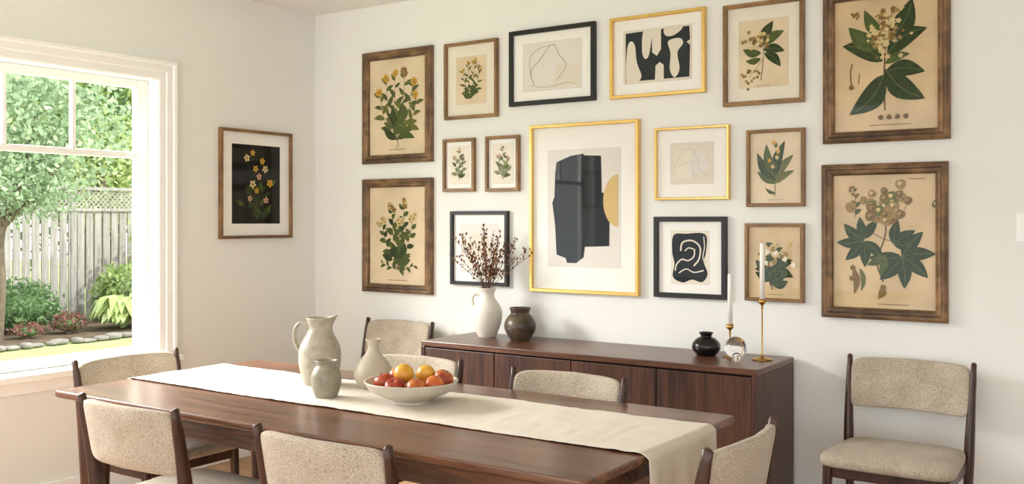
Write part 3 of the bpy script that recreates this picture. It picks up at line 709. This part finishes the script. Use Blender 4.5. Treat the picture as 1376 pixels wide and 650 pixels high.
foliage(mb,(0,.5,2.9),(1.0,1.25,1.2),5200,.10,G4,.3); foliage(mb,(.2,.2,2.0),(.7,.85,.5),1800,.09,G4,.3)
mb.build('garden_tree',(-12.6,6.72,GZ+.06))
def tree(loc,r,n,sz,mat,h=3,core=.5):
    mb=MB(); mb.tube([(0,0,0),(0,0,h*.6),(0,0,h)],[.16,.13,.08],M_bark,8)
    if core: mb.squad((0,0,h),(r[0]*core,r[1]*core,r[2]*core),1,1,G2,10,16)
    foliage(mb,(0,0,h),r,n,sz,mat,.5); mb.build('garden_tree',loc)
tree((-17.5,8.5,GZ),(1.7,2.2,2.0),6000,.16,G1,3.3)
tree((-18.0,12.0,GZ),(2.0,2.3,2.6),7000,.17,G1,4.0)
tree((-16.6,10.8,GZ),(1.1,1.1,1.2),3000,.12,G3,2.5,0)
tree((-21,6.0,GZ),(2.4,3.2,3.4),6000,.2,G1,4.6)
tree((-22,14,GZ),(2.4,3.6,3.6),6000,.2,G2,4.4)
tree((-22,10,GZ),(2.4,3.0,3.2),5000,.2,G4,4.4,0)
tree((-19,4.0,GZ),(2,2.4,2.4),5000,.18,G1,3.4)
def shrub(name,loc,r,n,sz,mat,asp=.55):
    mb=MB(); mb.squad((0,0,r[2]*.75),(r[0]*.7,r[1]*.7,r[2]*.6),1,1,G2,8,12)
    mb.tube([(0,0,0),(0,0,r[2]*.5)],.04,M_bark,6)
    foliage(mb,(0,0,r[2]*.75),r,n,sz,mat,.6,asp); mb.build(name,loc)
BZ=GZ+.061
shrub('boxwood_shrub',(-13.3,7.35,BZ),(.5,.62,.42),2600,.07,G2)
shrub('boxwood_shrub',(-13.4,6.4,BZ),(.5,.6,.5),2400,.07,G2)
shrub('viburnum_shrub',(-13.7,10.2,BZ),(.55,.75,1.0),3200,.1,G3)
shrub('viburnum_shrub',(-13.6,9.2,BZ),(.4,.45,.5),1600,.1,G1)
shrub('heuchera_plant',(-12.6,7.7,BZ),(.22,.26,.17),500,.055,GR,.8)
shrub('heuchera_plant',(-12.5,7.05,BZ),(.2,.22,.12),300,.055,GR,.8)
def hosta(loc,r,n):
    mb=MB()
    for i in range(n):
        a=R.uniform(0,6.28); L_=r*R.uniform(.5,1.1); h=R.uniform(.2,.5); d=Vector((math.cos(a),math.sin(a),0)); s_=Vector((-d.y,d.x,0))
        c=[d*(.05*L_)+Vector((0,0,0.02)),d*(L_*.4)+Vector((0,0,h)),d*(L_*.75)+Vector((0,0,h*.95)),d*L_+Vector((0,0,h*.5))]; w_=[.01,.06,.07,.005]
        mb.grid([[p+s_*w for p,w in zip(c,w_)],[p+Vector((0,0,-.015)) for p in c],[p-s_*w for p,w in zip(c,w_)]],G3)
    mb.build('hosta_plant',loc)
hosta((-12.55,8.5,BZ),.46,150); hosta((-12.55,9.2,BZ),.52,160); hosta((-12.5,9.95,BZ),.5,150)
mb=MB()
y=3
while y<16:
    s=R.uniform(.1,.24); hh=R.uniform(.025,.045); mb.squad((R.uniform(-.05,.05),y,hh+.002),(.09,s*.55,hh),.7,.7,M_rock,8,12); y+=s
mb.build('stone_border',(-11.95,0,GZ))

# ------------------------------------------------------------------ light
w=bpy.data.worlds.new('sky'); sc.world=w; w.use_nodes=True; nt=w.node_tree
bg=nt.nodes['Background']; bg.inputs[0].default_value=(.985,.995,1,1); bg.inputs[1].default_value=3.0
s=bpy.data.lights.new('sun','SUN'); s.energy=5.5; s.angle=.02; s.color=(1,.95,.86); so=bpy.data.objects.new('sun',s); sc.collection.objects.link(so)
so.rotation_euler=Vector((-.5,-.45,-.74)).to_track_quat('-Z','Y').to_euler()
def area(name,loc,d,sx,sy,e,col):
    l=bpy.data.lights.new(name,'AREA'); l.shape='RECTANGLE'; l.size=sx; l.size_y=sy; l.energy=e; l.color=col
    o=bpy.data.objects.new(name,l); sc.collection.objects.link(o); o.location=loc; o.rotation_euler=Vector(d).to_track_quat('-Z','Y').to_euler(); return o
area('window_daylight',(-6.6,1.8,3.3),(2.6,.5,-1.8),3.4,2,1500,(1,.985,.96))
# camera
cam=bpy.data.cameras.new('camera'); co=bpy.data.objects.new('camera',cam); sc.collection.objects.link(co)
co.location=(0,0,1.4); co.rotation_euler=(math.pi/2,0,math.atan2(.562,.827)); cam.sensor_width=36; cam.lens=36*1315/1376; cam.shift_y=-28/1376; cam.clip_end=200
sc.camera=co
sc.view_settings.view_transform='Standard'
